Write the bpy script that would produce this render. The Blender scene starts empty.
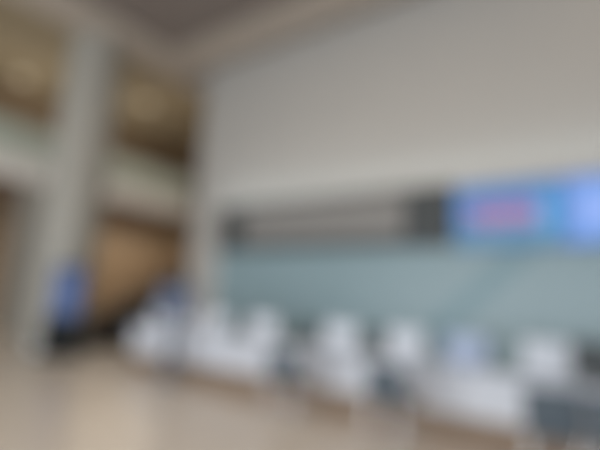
import bpy, bmesh, math
from mathutils import Matrix, Vector

S = bpy.context.scene
COL = S.collection
PI = math.pi

# ------------------------------------------------------------------ camera
P, R_, YAW = math.radians(9.8), math.radians(3.6), math.radians(37)
f = Vector((-math.sin(YAW) * math.cos(P), math.cos(YAW) * math.cos(P), math.sin(P)))
r0 = Vector((math.cos(YAW), math.sin(YAW), 0))
u0 = r0.cross(f)
r = math.cos(R_) * r0 + math.sin(R_) * u0
u = -math.sin(R_) * r0 + math.cos(R_) * u0
cam_data = bpy.data.cameras.new('camera')
cam = bpy.data.objects.new('camera', cam_data)
COL.objects.link(cam)
M4 = Matrix(((r.x, u.x, -f.x, 0), (r.y, u.y, -f.y, 0), (r.z, u.z, -f.z, 1.6), (0, 0, 0, 1)))
cam.matrix_world = M4
cam_data.sensor_width = 36
cam_data.lens = 453 / 600 * 36
cam_data.clip_start = 0.02
cam_data.clip_end = 200
# the photograph is focused far too close: everything is out of focus
cam_data.dof.use_dof = True
cam_data.dof.focus_distance = 0.30
cam_data.dof.aperture_fstop = 1.05
S.camera = cam

# ------------------------------------------------------------------ world, lights, exposure
S.view_settings.view_transform = 'Standard'
S.view_settings.look = 'None'
S.view_settings.gamma = 1
S.view_settings.exposure = 0.62
S.view_settings.use_curve_mapping = False
w = bpy.data.worlds.new('world')
S.world = w
w.use_nodes = True
w.node_tree.nodes['Background'].inputs[0].default_value = (0.80, 0.90, 1.0, 1)
w.node_tree.nodes['Background'].inputs[1].default_value = 0.34


def area(name, loc, target, sx, sy, power, col):
    l = bpy.data.lights.new(name, 'AREA')
    l.shape = 'RECTANGLE'
    l.size, l.size_y = sx, sy
    l.energy = power
    l.color = col
    o = bpy.data.objects.new(name, l)
    o.location = loc
    o.rotation_euler = (Vector(target) - Vector(loc)).to_track_quat('-Z', 'Y').to_euler()
    COL.objects.link(o)
    return o


# daylight through the tall glazing behind the camera
area('window_daylight', (-5.5, -6.5, 2.0), (-7.5, 9, 0.5), 15, 3.4, 640, (0.88, 0.95, 1.0))
# warm ceiling lamps over the hall
area('ceiling_lamps', (-3.5, 2.5, 8.5), (-3.5, 2.9, 0), 9, 4, 150, (1.0, 0.80, 0.58))
# warm lamps under the mezzanine and on the upper floor
# wall washer in the ceiling near the right end of the wall
area('wall_washer', (2.5, 7.6, 8.6), (2.0, 9, 7.0), 3, 0.3, 14, (1.0, 0.74, 0.45))
area('mezzanine_lamps', (-17.6, 11.5, 4.75), (-17.6, 11.5, 0), 3, 6, 120, (1.0, 0.88, 0.72))
area('mezzanine_fill_light', (-12.6, 10.5, 8.5), (-16.5, 10.5, 4.5), 1.5, 5, 46, (1.0, 0.90, 0.76))  # added fill with no lamp behind it, lightens mezzanine edge and wood
area('upper_floor_lamps', (-17.8, 8, 7.3), (-17.8, 8, 12), 2.5, 8, 42, (1.0, 0.92, 0.78))
# added unseen fill light, brightens the wall above sign board and screens
area('wall_fill_light', (-4.3, 8.55, 4.30), (-4.3, 9.3, 6.2), 11, 0.25, 10, (0.80, 0.95, 1.0))

# ------------------------------------------------------------------ materials
MATS = {}


def mat(name, col, rough=0.6, metal=0.0, spec=0.5, noise=0.0, scale=8.0, emit=None, estr=0.0, stretch=None, bump=0.0):
    if name in MATS:
        return MATS[name]
    m = bpy.data.materials.new(name)
    m.use_nodes = True
    nt = m.node_tree
    b = nt.nodes['Principled BSDF']
    b.inputs['Base Color'].default_value = (*col, 1)
    b.inputs['Roughness'].default_value = rough
    b.inputs['Metallic'].default_value = metal
    b.inputs['Specular IOR Level'].default_value = spec
    if noise or bump:
        tc = nt.nodes.new('ShaderNodeTexCoord')
        mp = nt.nodes.new('ShaderNodeMapping')
        if stretch:
            mp.inputs['Scale'].default_value = stretch
        nz = nt.nodes.new('ShaderNodeTexNoise')
        nz.inputs['Scale'].default_value = scale
        nz.inputs['Detail'].default_value = 4
        nt.links.new(tc.outputs['Object'], mp.inputs[0])
        nt.links.new(mp.outputs[0], nz.inputs['Vector'])
        if noise:
            mx = nt.nodes.new('ShaderNodeMix')
            mx.data_type = 'RGBA'
            mx.inputs[6].default_value = (*[c * (1 - noise) for c in col], 1)
            mx.inputs[7].default_value = (*[min(1, c * (1 + noise)) for c in col], 1)
            nt.links.new(nz.outputs[0], mx.inputs[0])
            nt.links.new(mx.outputs[2], b.inputs['Base Color'])
        if bump:
            bp = nt.nodes.new('ShaderNodeBump')
            bp.inputs['Strength'].default_value = bump
            nt.links.new(nz.outputs[0], bp.inputs['Height'])
            nt.links.new(bp.outputs[0], b.inputs['Normal'])
    if emit:
        b.inputs['Emission Color'].default_value = (*emit, 1)
        b.inputs['Emission Strength'].default_value = estr
    MATS[name] = m
    return m


def tiled(name, col, col2, joint, sx, sy, rough, gap=0.006, axes='XY'):
    """large slabs or panels with thin joints, in object coordinates"""
    if name in MATS:
        return MATS[name]
    m = mat(name, col, rough)
    nt = m.node_tree
    b = nt.nodes['Principled BSDF']
    tc = nt.nodes.new('ShaderNodeTexCoord')
    sp = nt.nodes.new('ShaderNodeSeparateXYZ')
    cb = nt.nodes.new('ShaderNodeCombineXYZ')
    nt.links.new(tc.outputs['Object'], sp.inputs[0])
    nt.links.new(sp.outputs[axes[0]], cb.inputs[0])
    nt.links.new(sp.outputs[axes[1]], cb.inputs[1])
    br = nt.nodes.new('ShaderNodeTexBrick')
    br.offset = 0
    br.inputs['Scale'].default_value = 1
    br.inputs['Brick Width'].default_value = sx
    br.inputs['Row Height'].default_value = sy
    br.inputs['Mortar Size'].default_value = gap
    br.inputs['Color1'].default_value = (*col, 1)
    br.inputs['Color2'].default_value = (*col2, 1)
    br.inputs['Mortar'].default_value = (*joint, 1)
    nt.links.new(cb.outputs[0], br.inputs['Vector'])
    nt.links.new(br.outputs['Color'], b.inputs['Base Color'])
    return m


M_FLOOR = tiled('polished_beige_stone', (0.71, 0.64, 0.56), (0.68, 0.61, 0.53), (0.45, 0.39, 0.34), 0.9, 0.9, 0.28)
M_REFLECTION = tiled('brown_counter_reflection', (0.50, 0.415, 0.35), (0.48, 0.40, 0.34), (0.34, 0.28, 0.24), 0.9, 0.9, 0.3)  # brown tone of the counter's floor reflection, put into the colour
M_WALL = tiled('cream_wall_panel', (0.475, 0.455, 0.43), (0.465, 0.445, 0.42), (0.52, 0.50, 0.46), 2.4, 1.2, 0.65, axes='XZ')
M_CEIL = mat('taupe_ceiling_paint', (0.50, 0.43, 0.37), 0.8, noise=0.03)
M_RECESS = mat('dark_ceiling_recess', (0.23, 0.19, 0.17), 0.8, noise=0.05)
M_TEAL = tiled('grey_teal_glass_panel', (0.29, 0.40, 0.44), (0.28, 0.39, 0.43), (0.20, 0.29, 0.30), 1.5, 2.9, 0.35, axes='XZ')
# faint diagonal reflection painted as a darker band into the teal glazing colour
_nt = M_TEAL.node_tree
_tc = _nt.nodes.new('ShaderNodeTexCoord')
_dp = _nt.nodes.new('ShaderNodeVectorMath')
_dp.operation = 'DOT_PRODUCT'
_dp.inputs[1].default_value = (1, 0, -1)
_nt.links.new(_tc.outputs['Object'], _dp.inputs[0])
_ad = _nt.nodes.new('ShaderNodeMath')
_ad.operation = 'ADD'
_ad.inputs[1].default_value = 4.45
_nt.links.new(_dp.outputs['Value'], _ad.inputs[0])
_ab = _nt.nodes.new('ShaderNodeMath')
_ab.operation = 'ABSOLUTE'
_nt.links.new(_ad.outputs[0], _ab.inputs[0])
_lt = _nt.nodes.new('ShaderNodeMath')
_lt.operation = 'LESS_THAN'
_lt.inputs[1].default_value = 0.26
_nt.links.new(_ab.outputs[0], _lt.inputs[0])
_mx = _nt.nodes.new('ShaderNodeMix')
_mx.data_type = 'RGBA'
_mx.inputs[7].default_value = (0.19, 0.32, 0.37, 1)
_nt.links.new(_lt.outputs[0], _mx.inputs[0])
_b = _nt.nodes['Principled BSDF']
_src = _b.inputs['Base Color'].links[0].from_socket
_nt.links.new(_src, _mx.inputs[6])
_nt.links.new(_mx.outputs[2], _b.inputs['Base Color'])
M_WOOD = mat('brown_wood_cladding', (0.27, 0.195, 0.125), 0.5, noise=0.35, scale=3, stretch=(1, 1, 0.12))
M_WOOD2 = mat('honey_wood_panel', (0.33, 0.20, 0.11), 0.45, noise=0.25, scale=6, stretch=(0.2, 1, 1))
M_COLUMN = mat('pale_stone_cladding', (0.385, 0.365, 0.325), 0.5, noise=0.04, scale=2)
M_SLAB = mat('white_grey_fascia', (0.88, 0.85, 0.81), 0.6, noise=0.03)
M_SOFFIT = mat('mauve_brown_soffit', (0.26, 0.19, 0.16), 0.8, noise=0.05)
M_UPPER = mat('tan_wood_ceiling', (0.36, 0.29, 0.19), 0.7, noise=0.15, scale=2)
M_GLASSG = mat('green_grey_glass', (0.55, 0.60, 0.52), 0.15, noise=0.03)
M_STEEL = mat('brushed_steel', (0.55, 0.55, 0.55), 0.35, metal=0.9)
M_CHROME = mat('chrome', (0.7, 0.7, 0.7), 0.2, metal=1.0)
M_WHITE = mat('white_laminate', (0.66, 0.68, 0.74), 0.35, noise=0.02)
M_TOP = mat('white_stone_top', (0.70, 0.72, 0.80), 0.25, noise=0.04, scale=20)
M_KICK = mat('brown_wood_plinth', (0.25, 0.175, 0.12), 0.4, noise=0.2, scale=6, stretch=(0.2, 1, 1))
M_FABRIC = mat('dark_navy_fabric', (0.10, 0.125, 0.15), 0.9, noise=0.15, scale=60, bump=0.1)
M_GREYFAB = mat('charcoal_fabric', (0.11, 0.14, 0.15), 0.9, noise=0.15, scale=60)
M_BLACK = mat('black_plastic', (0.012, 0.014, 0.015), 0.6, spec=0.2, noise=0.05)
M_DEVICE = mat('white_plastic', (0.68, 0.71, 0.78), 0.4, noise=0.02)
M_PALEBLUE = mat('pale_blue_plastic', (0.42, 0.50, 0.68), 0.5, noise=0.03)
M_FRAME = mat('dark_grey_sign_frame', (0.055, 0.062, 0.065), 0.5, noise=0.06)
M_SIGN = mat('grey_sign_panel', (0.27, 0.26, 0.25), 0.5, noise=0.06, scale=1.2)
M_STAIR = mat('dark_stair_panel', (0.035, 0.03, 0.027), 0.4, noise=0.1)
M_RAIL = mat('red_brown_handrail', (0.11, 0.045, 0.03), 0.4, noise=0.2)
M_GREYTEAL = mat('grey_teal_plastic', (0.25, 0.33, 0.35), 0.6, noise=0.04)
M_PAPER = mat('white_paper', (0.8, 0.8, 0.78), 0.8, noise=0.02)
M_BLUEPLATE = mat('grey_blue_metal', (0.14, 0.16, 0.20), 0.5, noise=0.05)


def screen_material(name, base, spots, strength):
    """a lit display: base colour plus soft-edged patches of other colours; object X, Z in metres.
    spots: (x, z, half_w, half_h, colour, broken)"""
    m = bpy.data.materials.new(name)
    m.use_nodes = True
    nt = m.node_tree
    L = nt.links.new
    b = nt.nodes['Principled BSDF']
    b.inputs['Base Color'].default_value = (0.01, 0.01, 0.012, 1)
    b.inputs['Roughness'].default_value = 0.5
    b.inputs['Specular IOR Level'].default_value = 0.2
    tc = nt.nodes.new('ShaderNodeTexCoord')
    sp = nt.nodes.new('ShaderNodeSeparateXYZ')
    L(tc.outputs['Object'], sp.inputs[0])

    def math_(op, a, c=None):
        n = nt.nodes.new('ShaderNodeMath')
        n.operation = op
        for i, v in enumerate((a, c)):
            if v is None:
                continue
            if isinstance(v, (int, float)):
                n.inputs[i].default_value = v
            else:
                L(v, n.inputs[i])
        return n.outputs[0]
    cur = None
    for (x, z, hw, hh, c, broken) in spots:
        dx = math_('DIVIDE', math_('ABSOLUTE', math_('SUBTRACT', sp.outputs[0], x)), hw)
        dz = math_('DIVIDE', math_('ABSOLUTE', math_('SUBTRACT', sp.outputs[2], z)), hh)
        fac = math_('LESS_THAN', math_('MAXIMUM', dx, dz), 1.0)
        if broken:  # illegible strokes of lettering
            wv = nt.nodes.new('ShaderNodeTexNoise')
            wv.inputs['Scale'].default_value = broken
            L(tc.outputs['Object'], wv.inputs['Vector'])
            fac = math_('MULTIPLY', fac, math_('GREATER_THAN', wv.outputs[0], 0.44))
        mx = nt.nodes.new('ShaderNodeMix')
        mx.data_type = 'RGBA'
        L(fac, mx.inputs[0])
        if cur is None:
            mx.inputs[6].default_value = (*base, 1)
        else:
            L(cur, mx.inputs[6])
        mx.inputs[7].default_value = (*c, 1)
        cur = mx.outputs[2]
    if cur is None:
        b.inputs['Emission Color'].default_value = (*base, 1)
    else:
        L(cur, b.inputs['Emission Color'])
    b.inputs['Emission Strength'].default_value = strength
    return m


# ------------------------------------------------------------------ mesh helpers
def bm_box(bm, x0, x1, y0, y1, z0, z1, bev=0.0):
    g = bmesh.ops.create_cube(bm, size=1)
    vs = g['verts']
    for v in vs:
        v.co = Vector(((x0 + x1) / 2 + v.co.x * (x1 - x0), (y0 + y1) / 2 + v.co.y * (y1 - y0), (z0 + z1) / 2 + v.co.z * (z1 - z0)))
    if bev:
        es = list({e for v in vs for e in v.link_edges})
        bmesh.ops.bevel(bm, geom=es, offset=bev, segments=3, profile=0.5, affect='EDGES')
    return bm


def bm_cyl(bm, p0, p1, r1, r2=None, seg=20):
    p0, p1 = Vector(p0), Vector(p1)
    d = p1 - p0
    q = d.to_track_quat('Z', 'Y').to_matrix().to_4x4()
    bmesh.ops.create_cone(bm, cap_ends=True, segments=seg, radius1=r1, radius2=r1 if r2 is None else r2, depth=d.length,
                          matrix=Matrix.Translation((p0 + p1) / 2) @ q)
    return bm


def bm_tube(bm, pts, rad, seg=12):
    """a swept round tube through the points"""
    pts = [Vector(p) for p in pts]
    rings = []
    for i, p in enumerate(pts):
        a = pts[max(0, i - 1)]
        c = pts[min(len(pts) - 1, i + 1)]
        t = (c - a).normalized()
        ref = Vector((1, 0, 0)) if abs(t.x) < 0.9 else Vector((0, 1, 0))
        n = t.cross(ref).normalized()
        bb = t.cross(n)
        rings.append([bm.verts.new(p + rad * (math.cos(2 * PI * k / seg) * n + math.sin(2 * PI * k / seg) * bb)) for k in range(seg)])
    for a, c in zip(rings, rings[1:]):
        for k in range(seg):
            bm.faces.new((a[k], a[(k + 1) % seg], c[(k + 1) % seg], c[k]))
    bm.faces.new(list(reversed(rings[0])))
    bm.faces.new(rings[-1])
    return bm


def bm_prism(bm, poly, x0, x1):
    """polygon in (y, z) extruded from x0 to x1"""
    a = [bm.verts.new((x0, y, z)) for y, z in poly]
    c = [bm.verts.new((x1, y, z)) for y, z in poly]
    n = len(poly)
    bm.faces.new(a)
    bm.faces.new(list(reversed(c)))
    for i in range(n):
        bm.faces.new((a[i], c[i], c[(i + 1) % n], a[(i + 1) % n]))
    return bm


def obj(name, bm, m, parent=None, smooth=False):
    bmesh.ops.recalc_face_normals(bm, faces=bm.faces)
    me = bpy.data.meshes.new(name)
    bm.to_mesh(me)
    bm.free()
    if smooth:
        for p in me.polygons:
            p.use_smooth = True
        try:
            me.set_sharp_from_angle(angle=math.radians(40))
        except Exception:
            pass
    me.materials.append(m)
    o = bpy.data.objects.new(name, me)
    COL.objects.link(o)
    if parent:
        o.parent = parent
    return o


def new():
    return bmesh.new()


def thing(name, label, cat, loc=(0, 0, 0), rz=0, group=None):
    o = bpy.data.objects.new(name, None)
    o.empty_display_size = 0.2
    COL.objects.link(o)
    o.location = loc
    o.rotation_euler = (0, 0, rz)
    o['label'] = label
    o['category'] = cat
    if group:
        o['group'] = group
    return o


def struct(name, bm, m, parent=None, smooth=False):
    o = obj(name, bm, m, parent, smooth)
    if parent is None:
        o['kind'] = 'structure'
    return o


def kids(o):
    return [c for c in COL.objects if c.parent == o]


def dup(root, loc, rz, label, group=None):
    c = root.copy()
    COL.objects.link(c)
    c.location = loc
    c.rotation_euler = (0, 0, rz)
    c['label'] = label
    if group:
        c['group'] = group
    for ch in kids(root):
        d = ch.copy()
        COL.objects.link(d)
        d.parent = c
        for g in kids(ch):
            e = g.copy()
            COL.objects.link(e)
            e.parent = d
    return c


# ------------------------------------------------------------------ setting
CH = 8.75      # ceiling height
WY = 9.0       # back wall plane
WX = -10.88    # left end of the back wall

struct('floor', bm_box(new(), -24, 9, -8, 16, -0.2, 0), M_FLOOR)

struct('counter_reflection', bm_box(new(), -9.9, 4, 5.58, 6.3, -0.05, 0.002), M_REFLECTION)  # strip painting the brown reflection on the floor before the counter

# back wall: pale upper panels around the teal lower glazing, ending in a pier on the left
struct('wall_back', bm_box(new(), WX, 9, WY, WY + 0.4, 0, CH + 0.3), M_WALL)
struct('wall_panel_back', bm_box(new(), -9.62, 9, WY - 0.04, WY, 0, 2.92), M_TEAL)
struct('trim_1', bm_box(new(), -9.70, -9.62, WY - 0.06, WY, 0, 2.92, 0.01), M_SLAB)

# ceiling: taupe ring around a big dark recess, with a shadow gap along the back wall
RX0, RX1, RY0, RY1 = -10.75, 4.5, -3.0, 7.5
bm = new()
bm_box(bm, -12.2, 9, RY1, WY - 0.30, CH, CH + 0.25)
bm_box(bm, -12.2, RX0, -8, RY1, CH, CH + 0.25)
bm_box(bm, RX1, 9, -8, RY1, CH, CH + 0.25)
bm_box(bm, RX0, RX1, -8, RY0, CH, CH + 0.25)
struct('ceiling', bm, M_CEIL)
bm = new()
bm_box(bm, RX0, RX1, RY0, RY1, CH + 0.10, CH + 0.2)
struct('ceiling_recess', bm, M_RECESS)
bm = new()
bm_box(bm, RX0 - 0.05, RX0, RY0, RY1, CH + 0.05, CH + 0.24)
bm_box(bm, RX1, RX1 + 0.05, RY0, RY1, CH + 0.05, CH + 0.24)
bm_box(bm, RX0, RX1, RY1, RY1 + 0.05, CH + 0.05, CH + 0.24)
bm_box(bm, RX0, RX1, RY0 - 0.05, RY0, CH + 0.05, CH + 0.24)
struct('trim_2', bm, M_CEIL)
struct('trim_3', bm_box(new(), -12.2, 9, WY - 0.30, WY, CH + 0.15, CH + 0.3), M_SOFFIT)

# left side of the hall: wood-clad ground floor, mezzanine slab, upper floor
struct('wall_left', bm_box(new(), -20.3, -20, -8, 16, 0, 10.4), M_WOOD)
struct('wall_far', bm_box(new(), -20, -10.88, 15.6, 16, 0, 10.4), M_WOOD)
struct('wall_far_left', bm_box(new(), WX, WX + 0.25, WY + 0.4, 15.6, 0, 10.4), M_WOOD)
struct('ceiling_upper', bm_box(new(), -20, -12.2, -8, 15.6, 9.6, 9.75), M_UPPER)
struct('trim_4', bm_box(new(), -12.35, -12.2, -8, 15.6, CH, 9.6), M_CEIL)
struct('mezzanine_floor', bm_box(new(), -20, -16.15, -8, 13.0, 5.15, 5.65), M_SOFFIT)
struct('mezzanine_fascia', bm_box(new(), -16.15, -16, -8, 13.0, 5.0, 5.8, 0.01), M_SLAB)

# big column and the pier under the mezzanine
bm = new()
bm_cyl(bm, (0, 0, 0.0), (0, 0, CH), 0.72, seg=48)
c = struct('column', bm, M_COLUMN, smooth=True)
c.location = (-12.50, 6.10, 0)
struct('column_base', bm_cyl(new(), (-12.50, 6.10, 0), (-12.50, 6.10, 0.14), 0.78, seg=48), M_STEEL, smooth=True)
struct('pier', bm_box(new(), -16.9, -16.1, 6.35, 7.3, 0, 5.15, 0.02), M_COLUMN)

# ------------------------------------------------------------------ balustrade of the mezzanine
bal = thing('glass_balustrade', 'green-grey glass balustrade with steel rail along the edge of the mezzanine', 'balustrade', (-16.08, 2.5, 5.8))
for k in range(-5, 6):
    obj('glass_pane', bm_box(new(), -0.01, 0.01, k * 1.75 + 0.04, k * 1.75 + 1.71, 0.02, 1.05, 0.003), M_GLASSG, bal)
    obj('post', bm_box(new(), -0.025, 0.025, k * 1.75 - 0.025, k * 1.75 + 0.025, 0, 1.08, 0.004), M_STEEL, bal)
obj('handrail', bm_tube(new(), [(0, -8.8, 1.1), (0, 10.5, 1.1)], 0.03), M_STEEL, bal, True)

# ceiling lamps on the upper floor
M_LAMP = mat('warm_lamp_diffuser', (0.9, 0.8, 0.65), 0.5, emit=(1.0, 0.76, 0.5), estr=0.15)


def lamp(loc, label):
    t = thing('ceiling_lamp', label, 'ceiling lamp', loc, 0, 'round warm lamps on the upper floor ceiling')
    obj('housing', bm_cyl(new(), (0, 0, -0.10), (0, 0, 0), 0.25, 0.30, 32), M_UPPER, t, True)
    obj('diffuser', bm_cyl(new(), (0, 0, -0.15), (0, 0, -0.10), 0.22, 0.24, 32), M_LAMP, t, True)
    return t


lamp0 = lamp((-18.6, 6.4, 9.6), 'round warm ceiling lamp left of the big column, above the mezzanine')
dup(lamp0, (-16.2, 10.3, 9.6), 0, 'round warm ceiling lamp right of the big column, above the mezzanine')

# ------------------------------------------------------------------ staircase behind the counter's left end
st = thing('staircase', 'dark staircase rising to the right behind the left end of the white counter', 'staircase', (-12.7, 6.95, 0))
NS, TR, RS = 15, 0.29, 0.17
poly = [(0, 0)]
for k in range(NS):
    poly.append((k * TR, (k + 1) * RS))
    poly.append(((k + 1) * TR, (k + 1) * RS))
poly.append((NS * TR, 0))
obj('steps', bm_prism(new(), poly, -1.5, 0), M_STAIR, st)
sl = NS * RS / (NS * TR)
obj('stringer', bm_prism(new(), [(-0.2, 0), (-0.2, 0.45), (NS * TR, NS * RS + 0.5), (NS * TR, 0)], 0.0, 0.06), M_STAIR, st)
obj('handrail', bm_tube(new(), [(0.03, -0.2, 1.0), (0.03, 0.0, 1.05), (0.03, NS * TR, NS * RS + 1.05)], 0.035), M_RAIL, st, True)
for k in range(0, NS, 2):
    yy = (k + 0.5) * TR
    obj('baluster', bm_cyl(new(), (0.03, yy, yy * sl + 0.2), (0.03, yy, yy * sl + 1.04), 0.018, seg=10), M_RAIL, st, True)

# ------------------------------------------------------------------ sign band on the back wall
sb = thing('sign_board', 'long dark sign board with a grey panel mounted above the teal wall', 'sign', (-6.2, WY - 0.001, 0))
obj('frame', bm_box(new(), -3.36, 3.28, -0.14, 0, 2.91, 4.16, 0.02), M_FRAME, sb)
obj('sign_panel', bm_box(new(), -2.40, 2.28, -0.17, -0.14, 3.10, 4.03, 0.01), M_SIGN, sb)

BLUE = (0.06, 0.155, 0.34)
scr1 = thing('video_screen', 'blue wall screen with a pink patch of lettering beside the dark sign board', 'screen', (-1.93, WY - 0.005, 3.47), 0, 'blue screens above the counter')
obj('bezel', bm_box(new(), -0.93, 0.93, -0.14, 0, -0.60, 0.60, 0.015), M_BLACK, scr1)
obj('display', bm_box(new(), -0.92, 0.92, -0.155, -0.14, -0.59, 0.59), screen_material(
    'blue_display_with_pink_lettering', BLUE,
    [(0.0, -0.42, 0.92, 0.12, (0.09, 0.19, 0.27), 0), (0.72, 0.0, 0.16, 0.35, (0.07, 0.24, 0.46), 0), (-0.04, 0.0, 0.60, 0.17, (0.33, 0.14, 0.24), 14)], 1.0), scr1)
scr2 = thing('video_screen', 'paler periwinkle blue wall screen at the right edge of the photo', 'screen', (0.05, WY - 0.005, 3.47), 0, 'blue screens above the counter')
obj('bezel', bm_box(new(), -1.04, 1.04, -0.14, 0, -0.60, 0.60, 0.015), M_BLACK, scr2)
obj('display', bm_box(new(), -1.03, 1.03, -0.155, -0.14, -0.59, 0.59), screen_material(
    'periwinkle_display', (0.10, 0.21, 0.48), [(-0.05, 0.0, 0.75, 0.36, (0.19, 0.29, 0.60), 0)], 1.0), scr2)

# ------------------------------------------------------------------ counter
CX0, CW, NC, CY0, CY1, CZ = -9.2, 1.8, 6, 6.2, 6.85, 0.90


def cabinet(loc, label):
    t = thing('counter_cabinet', label, 'counter cabinet', loc, 0, 'white counter cabinets in one row')
    obj('body', bm_box(new(), 0.01, CW - 0.01, 0.02, CY1 - CY0, 0.32, CZ - 0.04, 0.006), M_WHITE, t)
    for a, b in ((0.01, 0.895), (0.905, CW - 0.01)):
        obj('front_panel', bm_box(new(), a, b, 0.0, 0.02, 0.33, CZ - 0.05, 0.004), M_WHITE, t)
    p = obj('plinth', bm_box(new(), 0.005, CW - 0.005, 0.03, CY1 - CY0, 0.0, 0.32, 0.004), M_KICK, t)
    p['label'] = 'brown wooden plinth under the white cabinet'
    return t


places = ['leftmost, beside the tall blue sign stand', 'second from the left end', 'directly behind the leftmost dark visitor chair',
          'directly behind the middle dark visitor chair', 'behind the left one of the paired chairs', 'rightmost, mostly beyond the right edge of the photo']
cab0 = cabinet((CX0, CY0, 0), 'white counter cabinet with brown plinth, ' + places[0])
for k in range(1, NC):
    dup(cab0, (CX0 + k * CW, CY0, 0), 0, 'white counter cabinet with brown plinth, ' + places[k])
wt = obj('worktop', bm_box(new(), CX0 - 0.05, CX0 + NC * CW + 0.05, CY0 - 0.10, CY1 + 0.02, CZ - 0.04, CZ, 0.008), M_TOP)
wt['label'] = 'long white worktop running along the whole row of counter cabinets'
wt['category'] = 'worktop'


# monitors: white or dark backs towards the visitors
def monitor(loc, rz, label, m, sc=1.0, cat='monitor', group=None):
    t = thing('monitor', label, cat, loc, rz, group)
    wd, h = 0.27 * sc, 0.35 * sc
    obj('housing', bm_box(new(), -wd, wd, -0.03, 0.02, 0.06, 0.06 + h, 0.012), m, t)
    obj('screen', bm_box(new(), -wd + 0.015, wd - 0.015, 0.02, 0.025, 0.075, 0.045 + h), M_BLACK, t)
    obj('stand_neck', bm_box(new(), -0.035, 0.035, -0.055, -0.03, 0.01, 0.22, 0.006), m, t)
    obj('stand_base', bm_box(new(), -0.13, 0.13, -0.13, 0.07, 0.0, 0.014, 0.005), m, t)
    return t


MG = 'white monitors on the counter'
mw = monitor((-8.55, 6.45, CZ), 0.2, 'white-backed monitor nearest the left end of the counter', M_DEVICE, 1.0, group=MG)
dup(mw, (-7.62, 6.45, CZ), 0.1, 'white-backed monitor second from the left end of the counter')
dup(mw, (-6.80, 6.45, CZ), 0.25, 'white-backed monitor third from the left end of the counter')
dup(mw, (-5.55, 6.45, CZ), 0.25, 'white-backed monitor just left of the leftmost dark visitor chair')
dup(mw, (-3.90, 6.45, CZ), 0.25, 'white-backed monitor just right of the leftmost dark visitor chair')
dup(mw, (-2.78, 6.45, CZ), 0.25, 'white-backed monitor above the middle dark visitor chair')
monitor((-1.92, 6.45, CZ), 0.2, 'monitor with a pale blue back right of the middle visitor chair', M_PALEBLUE)
monitor((-1.50, 6.70, CZ), 0.2, 'dark grey monitor between the pale blue and the big white one', M_GREYTEAL, 0.95)
monitor((-0.93, 6.42, CZ), 0.2, 'big white-backed monitor near the right end of the counter', M_DEVICE, 1.05)
monitor((-0.38, 6.42, CZ), 0.15, 'black monitor at the right edge of the photo', M_FRAME, 1.15)

# ------------------------------------------------------------------ chairs
def chair(loc, rz, label, group, m, high=0.0):
    t = thing('office_chair' if high else 'visitor_chair', label, 'chair', loc, rz, group)
    obj('seat', bm_box(new(), -0.24, 0.24, -0.22, 0.25, 0.42, 0.50, 0.03), m, t, True)
    bm = new()
    bm_box(bm, -0.27, 0.27, -0.28, -0.22, 0.49, 0.92 + high, 0.028)
    for v in bm.verts:   # gently curved and leaning back
        v.co.y -= (v.co.z - 0.47) * 0.14 - 0.5 * v.co.x ** 2
    obj('backrest', bm, m, t, True)
    if not high:
        for sx in (-1, 1):
            obj('leg', bm_tube(new(), [(sx * 0.22, 0.22, 0.42), (sx * 0.235, 0.24, 0.2), (sx * 0.25, 0.26, 0.0)], 0.012), M_CHROME, t, True)
            obj('leg', bm_tube(new(), [(sx * 0.22, -0.20, 0.42), (sx * 0.235, -0.24, 0.2), (sx * 0.25, -0.28, 0.0)], 0.012), M_CHROME, t, True)
            obj('armrest', bm_tube(new(), [(sx * 0.25, -0.27, 0.60), (sx * 0.27, -0.22, 0.66), (sx * 0.275, 0.10, 0.66), (sx * 0.27, 0.17, 0.61), (sx * 0.24, 0.18, 0.46)], 0.013), M_CHROME, t, True)
    else:
        obj('gas_column', bm_cyl(new(), (0, 0, 0.08), (0, 0, 0.42), 0.03), M_CHROME, t, True)
        bm = new()
        for k in range(5):
            a = 2 * PI * k / 5
            bm_tube(bm, [(0, 0, 0.10), (0.28 * math.cos(a), 0.28 * math.sin(a), 0.07)], 0.018)
        obj('star_base', bm, M_BLACK, t, True)
        for k in range(5):
            a = 2 * PI * k / 5
            x, y = 0.28 * math.cos(a), 0.28 * math.sin(a)
            obj('castor', bm_cyl(new(), (x - 0.02, y, 0.03), (x + 0.02, y, 0.03), 0.03), M_BLACK, t, True)
    return t


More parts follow.
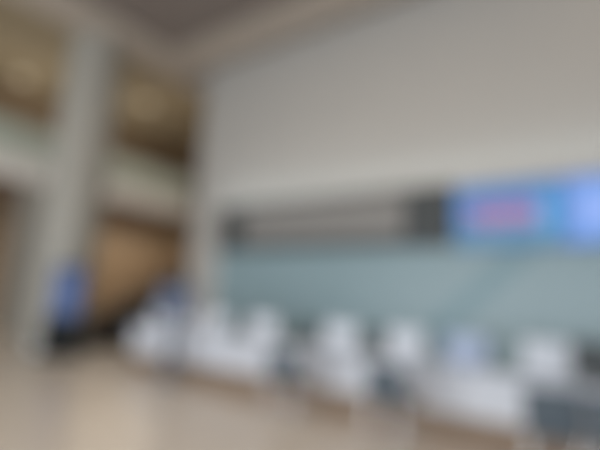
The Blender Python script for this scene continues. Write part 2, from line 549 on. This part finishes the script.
VG = 'dark visitor chairs in front of the counter'
ch = chair((-4.25, 5.66, 0), 0.05, 'dark navy visitor chair with chrome legs, leftmost of those at the counter', VG, M_FABRIC)
dup(ch, (-2.58, 5.62, 0), -0.04, 'dark navy visitor chair with chrome legs, in the middle of the counter')
dup(ch, (-0.76, 5.60, 0), 0.06, 'dark navy visitor chair, left one of the pair at the right edge')
dup(ch, (-0.16, 5.50, 0), -0.05, 'dark navy visitor chair, right one of the pair at the right edge')

SG = 'high-backed staff chairs behind the counter'
oc = chair((-3.90, 7.45, 0), PI, 'charcoal staff chair behind the counter, seen just up and left of the middle visitor chair', SG, M_GREYFAB, 0.28)
dup(oc, (-5.38, 7.45, 0), PI, 'charcoal staff chair behind the counter, seen just up and right of the leftmost visitor chair')
dup(oc, (-7.05, 7.45, 0), PI, 'charcoal staff chair behind the counter, below the left end of the dark sign board')

# ------------------------------------------------------------------ blue display kiosk beside the column
ki = thing('display_kiosk', 'tall floor kiosk with a blue screen on a black base beside the big column', 'kiosk', (-11.18, 5.62, 0), math.radians(55))
obj('base', bm_box(new(), -0.52, 0.52, -0.30, 0.30, 0, 0.10, 0.015), M_BLACK, ki)
obj('lower_body', bm_box(new(), -0.42, 0.42, -0.14, 0.14, 0.10, 0.86, 0.015), M_BLACK, ki)
obj('screen_housing', bm_box(new(), -0.36, 0.36, -0.08, 0.10, 0.86, 2.16, 0.02), M_BLACK, ki)
obj('display', bm_box(new(), -0.33, 0.33, -0.09, -0.08, 0.92, 2.11), screen_material(
    'kiosk_blue_display', (0.045, 0.07, 0.15), [(0.0, 1.50, 0.22, 0.40, (0.055, 0.085, 0.18), 0)], 1.0), ki)

sg = thing('sign_stand', 'slim blue sign on a grey pole in front of the left end of the counter', 'sign stand', (-7.18, 5.72, 0), math.radians(45))
obj('base_plate', bm_cyl(new(), (0, 0, 0), (0, 0, 0.03), 0.24, 0.22, 32), M_BLUEPLATE, sg, True)
obj('pole', bm_cyl(new(), (0, 0, 0.03), (0, 0, 1.20), 0.10, seg=20), M_BLUEPLATE, sg, True)
obj('sign_housing', bm_box(new(), -0.33, 0.33, -0.02, 0.04, 1.18, 1.80, 0.012), M_BLUEPLATE, sg)
obj('sign_face', bm_box(new(), -0.31, 0.31, -0.028, -0.02, 1.20, 1.78), screen_material(
    'blue_sign_face', (0.065, 0.078, 0.115), [], 1.0), sg)
